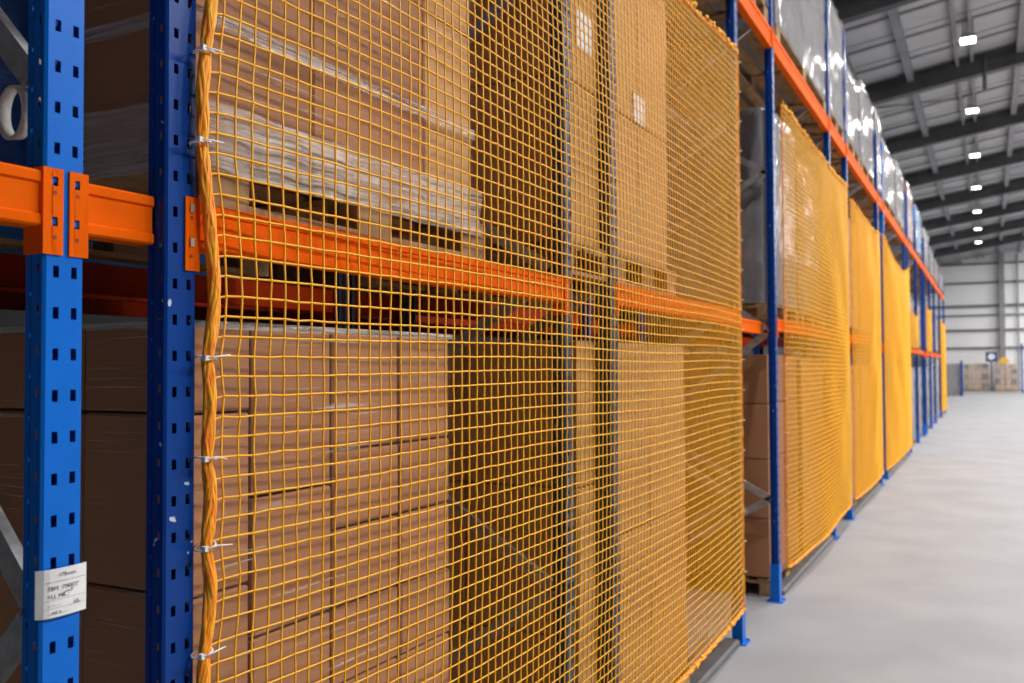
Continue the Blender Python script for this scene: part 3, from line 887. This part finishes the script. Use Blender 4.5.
def make_net(y0, y1, zb, zt, label, pitch=.041, r=.0019, bulge=.07, pw=.8, sag=.06, seed=1, left_rope=None, tufts=True, knots=False, x_edge=-D + .012, noise=.010, rope_r=.012):
    e = empty('safety_net', (x_edge, y0, zb))
    tag(e, label, 'safety net', 'yellow safety nets along the rack')
    nu = int(round((y1 - y0) / pitch)) + 1
    nv = int(round((zt - zb) / pitch)) + 1
    U, Vv = np.meshgrid(np.linspace(0, 1, nu), np.linspace(0, 1, nv), indexing='ij')
    prof = np.sin(np.pi * np.power(U, pw)) ** .75
    vp = .55 + .45 * np.sin(np.pi * np.clip(Vv, 0, 1))
    X = x_edge + bulge * prof * vp + smooth_noise(nu, nv, 3, noise, seed) * np.minimum(1, 6 * U) * np.minimum(1, 6 * (1 - U))
    Y = y0 + (y1 - y0) * U + smooth_noise(nu, nv, 3, .009, seed + 1) * np.minimum(1, 5 * U) * np.minimum(1, 5 * (1 - U))
    Z = zb + (zt - zb) * Vv + smooth_noise(nu, nv, 2.2, .012, seed + 2)
    Z = Z - sag * np.sin(np.pi * U) * (Vv ** 6)                        # the top edge hangs between its ties
    jr = np.random.default_rng(seed + 5)
    Y += jr.normal(0, .0007, Y.shape); Z += jr.normal(0, .0007, Z.shape); X += jr.normal(0, .0006, X.shape)
    if left_rope is not None:
        ry = np.array([p[0] for p in left_rope]); rz = np.array([p[1] for p in left_rope])
        ed = np.interp(Z[0], rz, ry)
        wgt = np.exp(-(Y - y0) / .16)
        Y = Y + wgt * (ed[None, :] - y0)
        # first cell is pulled up where it is laced to the rope
        Z[0] -= .008
        # vertical strands follow the rope
    P = np.stack([X, Y, Z], -1)
    A = np.concatenate([P[:-1].reshape(-1, 3), P[:, :-1].reshape(-1, 3)])
    B = np.concatenate([P[1:].reshape(-1, 3), P[:, 1:].reshape(-1, 3)])
    V, Fq = tube_edges(A, B, r)
    org = np.array([x_edge, y0, zb])
    if knots:
        c = P[1:].reshape(-1, 3)
        kv = []; kr = r * 1.75
        o6 = np.array([[1, 0, 0], [0, 1, 0], [-1, 0, 0], [0, -1, 0]]) * kr
        top = c + np.array([0, 0, kr * 1.2]); bot = c - np.array([0, 0, kr * 1.2])
        KV = np.concatenate([np.stack([c + o6[i] for i in range(4)] + [top, bot], 1)]).reshape(-1, 3)
        b = (np.arange(len(c)) * 6)[:, None] + len(V)
        kf = []
        for j in range(4):
            j2 = (j + 1) % 4
            kf.append(np.concatenate([b + j, b + j2, b + 4, b + 4], 1)); kf.append(np.concatenate([b + j2, b + j, b + 5, b + 5], 1))
        KT = np.concatenate(kf)[:, :3]
        kme = bpy.data.meshes.new('mesh_knots')
        kme.from_pydata(((KV - org)).tolist(), [], (KT - len(V)).tolist())
        kme.materials.append(M['net']); kme.shade_smooth()
        k = link('mesh_knots', kme, e); k['kind'] = 'stuff'
    me = np_mesh('net_mesh', V - org, Fq, M['net'])
    o = link('net_mesh', me, e); o['kind'] = 'stuff'
    # border ropes: top, bottom, right and (if not given) left
    def rope(name, pts, rr, strands=3, turns=18):
        mb = MB(); pts = np.array(pts)
        if len(pts) < 3: return
        t = np.linspace(0, len(pts) - 1, max(len(pts) * 2, 40))
        q = np.stack([np.interp(t, np.arange(len(pts)), pts[:, i]) for i in range(3)], 1)
        ln = np.concatenate([[0], np.cumsum(np.linalg.norm(np.diff(q, axis=0), axis=1))])
        for s in range(strands):
            a = 2 * math.pi * s / strands + ln * turns
            dd = np.gradient(q, axis=0); dd /= np.linalg.norm(dd, axis=1, keepdims=True)
            ref = np.array([1.0, 0, 0]); u = np.cross(dd, ref); u /= np.linalg.norm(u, axis=1, keepdims=True); w = np.cross(dd, u)
            c = q + (u * np.cos(a)[:, None] + w * np.sin(a)[:, None]) * rr * .55
            mb.tube(c.tolist(), rr * .62, 6)
        mb.build(name, M['rope'], e, org, True)
    rope('border_rope', P[-1], rope_r * .55)
    if left_rope is None:
        rope('border_rope', P[0], rope_r * .55)
    tb = P[:, -1].copy(); bb = P[:, 0].copy()
    rope('border_rope', tb, rope_r * .7); rope('border_rope', bb, rope_r)
    if tufts:
        mb = MB(); r_ = random.Random(seed)
        for edge, amt, spread in ((tb, 1.1, .022), (tb, .7, .03), (bb, .6, .016)):
            for p in edge:
                if r_.random() < amt:
                    c = Vector(p) + Vector((r_.uniform(-.01, .014), r_.uniform(-.015, .015), r_.uniform(-.3, 1) * spread))
                    rad = r_.uniform(.006, .015)
                    mb.tube([c - Vector((0, 0, rad)), c - Vector((0, 0, rad * .4)), c + Vector((0, 0, rad * .4)), c + Vector((0, 0, rad))],
                            [rad * .3, rad, rad * .9, rad * .25], 5)
        t = mb.build('edge_tufts', M['net'], e, org, True); t['kind'] = 'stuff'
    return e, P, rope

ROPE = [(1.288, 1.00), (1.296, 1.06), (1.291, 1.133), (1.293, 1.182), (1.303, 1.231), (1.312, 1.306), (1.299, 1.39), (1.311, 1.481), (1.298, 1.571), (1.308, 1.677), (1.297, 1.76),
        (1.312, 1.815), (1.318, 1.894), (1.303, 2.032), (1.283, 2.166), (1.283, 2.304), (1.293, 2.386), (1.305, 2.471), (1.309, 2.6), (1.296, 2.75)]
zz = 1.0
low = []
while zz > .3:
    zz -= .1; low.append((1.298 + .010 * math.sin(zz * 30), zz))
ROPE = low[::-1] + ROPE + [(1.298 + .01 * math.sin(z * 20), z) for z in np.arange(2.85, 3.8, .1)]
ROPE = [(a + .017, b) for a, b in ROPE]
net1, P1n, rope1 = make_net(1.318, 5.765, .215, 3.73, 'big yellow square mesh net with the thick orange edge rope tied to an upright', seed=11, left_rope=ROPE, knots=True, bulge=.075, pw=.85, r=.0026, sag=.13, noise=.006)
# thick edge rope on the near side: several strands laid together
pts = []
zs = np.arange(.215, 3.73, .02)
ry = np.interp(zs, [p[1] for p in ROPE], [p[0] for p in ROPE])
# smooth the polyline
kk = np.array([1, 2, 3, 2, 1]) / 9.0
ry = np.convolve(np.pad(ry, 2, mode='edge'), kk, 'valid')
rp = np.stack([np.full_like(zs, -1.372), ry + .004, zs], 1)
org1 = np.array(net1.location)
TIE_Z = [.55, .78, .98, 1.182, 1.388, 1.562, 1.76, 2.187, 2.37, 2.62]
bun = np.array([min(abs(z - t) for t in TIE_Z) for z in zs])
fat = 1 - .28 * np.exp(-(bun / .015) ** 2)
for s in range(9):
    a = 2 * math.pi * s / 9 + zs * (14 + 3 * (s % 3)) * (1 if s % 2 else -1)
    c = rp.copy()
    c[:, 1] += np.cos(a) * .0095 * fat; c[:, 0] += np.sin(a) * .007 * fat
    MB().tube(c.tolist(), (.0052 * fat).tolist(), 6).build('edge_rope_strand', M['rope'], net1, org1, True)
MB().tube(rp.tolist(), (.0105 * fat).tolist(), 8).build('edge_rope_core', M['rope'], net1, org1, True)
# cable ties holding the rope to the deep blue upright
for i, z in enumerate(TIE_Z):
    yr = float(np.interp(z, zs, ry)) + .004
    e = empty('cable_tie', (-1.372, yr, z))
    tag(e, 'white cable tie on the orange edge rope, %s from the floor' % ORD[i], 'cable tie', 'cable ties on the edge rope')
    mb = MB(); pts = []
    tl = random.uniform(-.25, .25)
    for k in range(16):
        a = 2 * math.pi * k / 16
        pts.append((-1.376 + .020 * math.cos(a), yr - .003 + .020 * math.sin(a), z + .006 * math.sin(a) * tl * 4))
    mb.tube(pts, .0022, 5, closed=True)
    mb.build('loop', M['tie'], e, (-1.372, yr, z), True)
    hb = MB().box(-1.362, -1.352, yr - .026, yr - .017, z - .005, z + .005)
    hb.build('tie_head', M['tie'], e, (-1.372, yr, z))
    MB().tube([(-1.353, yr - .02, z), (-1.350, yr + .004, z + .003), (-1.347, yr + .022 + random.uniform(0, .02), z + random.uniform(-.006, .008))], [.0018, .0018, .0012], 5).build('tie_tail', M['tie'], e, (-1.372, yr, z), True)

make_net(7.17, 10.84, .20, 3.76, 'second yellow net past the free standing blue upright', seed=21, r=.0030, bulge=.085, pw=.8, sag=.10, noise=.012)
make_net(11.12, 14.28, .20, 3.66, 'third yellow net, narrow looking, past the second one', seed=31, r=.0032, bulge=.07, pw=1, sag=.10, noise=.02)
make_net(14.78, 19.95, .17, 3.70, 'fourth yellow net, last of the full height row', seed=41, r=.0032, bulge=.07, pw=1, sag=.28, noise=.02)
make_net(20.25, 22.3, 2.12, 2.82, 'small yellow net on the mid level past the fourth net', seed=51, r=.003, bulge=.04, pw=1, sag=.05, noise=.02, pitch=.05)
make_net(25.7, 27.8, 2.12, 3.22, 'small yellow net on the mid level of the farther bays', seed=61, r=.003, bulge=.04, pw=1, sag=.05, noise=.02, pitch=.05)
make_net(33.5, 37.2, .2, 3.2, 'narrow yellow net at the far end of the rack row', seed=71, r=.003, bulge=.05, pw=1, sag=.05, noise=.02, pitch=.05)

# small white ties along the net edges at the free standing gap
def edge_ties(y, x, zs_, label):
    for i, z in enumerate(zs_):
        mb = MB(); pts = []
        for k in range(10):
            a = 2 * math.pi * k / 10
            pts.append((x + .012 * math.cos(a), y + .012 * math.sin(a), z))
        mb.tube(pts, .0022, 5, closed=True)
        mb.box(x + .010, x + .015, y - .003, y + .003, z - .003, z + .003)
        o = mb.build('cable_tie', M['tie'], None, (x, y, z))
        tag(o, label, 'cable tie', label)
edge_ties(5.78, -D + .014, np.arange(.45, 3.7, .19), 'small white tie along the far edge of the first net')
edge_ties(7.16, -D + .014, np.arange(.45, 3.7, .26), 'small white tie along the near edge of the second net')

# ------------------------------------------------------------------ small things on the bright upright
# paper card in a clip-on holder
cz0, cz1 = 1.326, 1.406
cy0, cy1 = FY[0] - PW - .008, FY[0] + .006
cx = -D + .007
e = empty('label_card', (cx, cy0, cz0)); tag(e, 'white printed paper card clipped round the bright blue upright', 'label')
mb = MB()
n = 10; L = []
for i in range(n + 1):
    t = i / n
    L.append((cx + .004 * math.sin(math.pi * t) - (.010 * (1 - t * 8) if t < .125 else 0), cy0 + (cy1 - cy0) * t))
for i in range(n):
    (xa, ya), (xb, yb) = L[i], L[i + 1]
    for dx in (0, -.0015):
        q = [(xa + dx, ya, cz0), (xb + dx, yb, cz0), (xb + dx, yb, cz1), (xa + dx, ya, cz1)]
        mb.quad(*(q if dx == 0 else q[::-1]))
for (z, s) in ((cz0, 1), (cz1, -1)):
    for i in range(n):
        (xa, ya), (xb, yb) = L[i], L[i + 1]
        mb.quad((xa, ya, z), (xb, yb, z), (xb - .0015, yb, z), (xa - .0015, ya, z))
mb.build('card', M['paper'], e, (cx, cy0, cz0), True)
def card_x(t): return cx + .004 * math.sin(math.pi * t) + .0006
def rule(t0, t1, v, th=.0006):
    mb = MB(); k = 6
    for i in range(k):
        a = t0 + (t1 - t0) * i / k; b = t0 + (t1 - t0) * (i + 1) / k
        z = cz0 + (cz1 - cz0) * v
        mb.quad((card_x(a), cy0 + (cy1 - cy0) * a, z), (card_x(b), cy0 + (cy1 - cy0) * b, z), (card_x(b), cy0 + (cy1 - cy0) * b, z + th), (card_x(a), cy0 + (cy1 - cy0) * a, z + th))
    mb.build('printed_line', M['ink'], e, (cx, cy0, cz0))
rule(.10, .97, .73); rule(.10, .95, .36, .0004); rule(.10, .95, .19, .0004)
def word(txt, t, v, size):
    cu = bpy.data.curves.new('printed_text', 'FONT'); cu.body = txt; cu.size = size
    to = bpy.data.objects.new('tmp', cu); COL.objects.link(to)
    dg = bpy.context.evaluated_depsgraph_get()
    me = bpy.data.meshes.new_from_object(to.evaluated_get(dg))
    bpy.data.objects.remove(to)
    me.materials.clear(); me.materials.append(M['ink'])
    w = cy1 - cy0
    for vv in me.vertices:
        px, py = vv.co.x, vv.co.y
        tt = t + px / w
        vv.co = (card_x(min(1, tt)) - cx + .0003, tt * w, (cz1 - cz0) * v + py)
    me.name = 'printed_text'
    link('printed_text', me, e)
word('-17Bvnon', .34, .83, 0.0092)
word('7BM. :79RR37', .15, .56, 0.0100)
word(': -vwP', .42, .47, 0.0092)
word('<LL MR..;', .15, .40, 0.0100)
word('-- ---- --', .16, .23, 0.0072)
word('kh.', .70, .20, 0.0108)
word('.--MR B-.--', .16, .06, 0.0076)

film_shell('blue_bundle', -2.46, -1.86, 1.13, 1.31, MID_TOP, 2.95, M['goods_blue2'], 'dark blue plastic wrapped bundle standing in the short bay behind the bright upright', 'bundle', amp=.008, step=.05, off=0.0000)

# white webbing loop hanging inside the upright
cxr, cyr, czr = -1.528, 1.018, 2.197
e = MB()
k = 40
ring_v = []
for i in range(k):
    a = 2 * math.pi * i / k
    R1, R2 = .034, .046
    c = Vector((cxr + R1 * math.cos(a), cyr, czr + R2 * math.sin(a)))
    out = Vector((math.cos(a), .0, math.sin(a)))
    tw = .25 * math.sin(a)
    ax = Vector((0, 1, 0))
    ax = (ax * math.cos(tw) + out * math.sin(tw)).normalized()
    nn = ax.cross(Vector((-math.sin(a), 0, math.cos(a)))).normalized()
    for (p, q) in ((-.011, -.003), (.011, -.003), (.011, .003), (-.011, .003)):
        e.v.append(tuple(c + ax * p + nn * q))
for i in range(k):
    for j in range(4):
        a = i * 4; b = ((i + 1) % k) * 4; j2 = (j + 1) % 4
        e.f.append((a + j, b + j, b + j2, a + j2))
o = e.build('webbing_loop', M['strap'], None, (cxr, cyr, czr), True)
tag(o, 'off-white webbing loop hanging beside the bright blue upright above the beam', 'strap')

# ------------------------------------------------------------------ things by the far wall
wrapped(-1.42, 57.9, 59.0, 0, 1.85, 'grey wrapped load standing on the floor past the end of the rack', depth=.72, group='loads at the far end')
o = MB().box(-1.40, -1.28, 57.7, 57.85, 0, 2.0).box(-1.44, -1.24, 57.66, 57.89, 0, .03).build('guard_post', M['navy'], None, (-1.34, 57.78, 0))
tag(o, 'dark blue guard post beside the grey load at the rack end', 'post')
gF = 'box stacks by the far wall'
for i, (xa, xb, zt) in enumerate(((-1.50, -.92, 1.82), (-.88, .05, 1.85), (.40, .98, 1.85), (1.0, 1.72, 1.82))):
    e = empty('box_stack', (xa, 69.2, 0))
    tag(e, 'stack of pale brown cartons by the far wall, %s from the rack' % ORD[i], 'box stack', gF)
    MB().box(xa - .02, xb + .02, 69.1, 70.2, 0, .12).build('pallet_base', M['wood'], e, (xa, 69.2, 0))
    nx, nz = 2, 5
    for a in range(nx):
        for b in range(nz):
            dx = (xb - xa) / nx; dz = (zt - .12) / nz
            mk = 'goods' if (a * 3 + b * 2 + i) % 4 == 0 else 'carton_pale'
            bm_ = MB().box(xa + a * dx + .01, xa + (a + 1) * dx - .01, 69.15 + .02 * ((a + b) % 2), 70.15, .12 + b * dz + .008, .12 + (b + 1) * dz - .008)
            bm_.build('carton', M[mk], e, (xa, 69.2, 0))
e = empty('sign_post', (.19, 68.6, 0)); tag(e, 'square navy sign with a white ring on a dark post', 'sign')
MB().box(.14, .24, 68.58, 68.66, 0, 1.98).build('post', M['steel_dark'], e, (.19, 68.6, 0))
MB().box(-.14, .52, 68.53, 68.57, 1.98, 2.62).build('sign_board', M['sign_blue'], e, (.19, 68.6, 0))
mb = MB(); pts = [(.19 + .17 * math.cos(2 * math.pi * k / 20), 68.52, 2.30 + .17 * math.sin(2 * math.pi * k / 20)) for k in range(20)]
mb.tube(pts, .045, 6, closed=True); mb.cyl((.19, 68.525, 2.30), (0, -1, 0), .12, .015, 16)
mb.build('white_ring', M['sign_white'], e, (.19, 68.6, 0), True)
o = MB().prism([(-.33, 0), (.33, 0), (.30, .16), (.12, .36), (-.10, .38), (-.28, .2)], (.95, 69.2, 1.88), (.95, 69.9, 1.88), (0, 0, 1)).build('yellow_bundle', M['yellow'], None, (.95, 69.2, 1.88))
tag(o, 'yellow humped bundle lying on top of the far cartons', 'bundle')
fr = make_frame(66.6, 'navy', 'blue upright frame standing alone at the far right of the aisle', height=3.1, x=1.86)
fr.rotation_euler.z = math.pi / 2
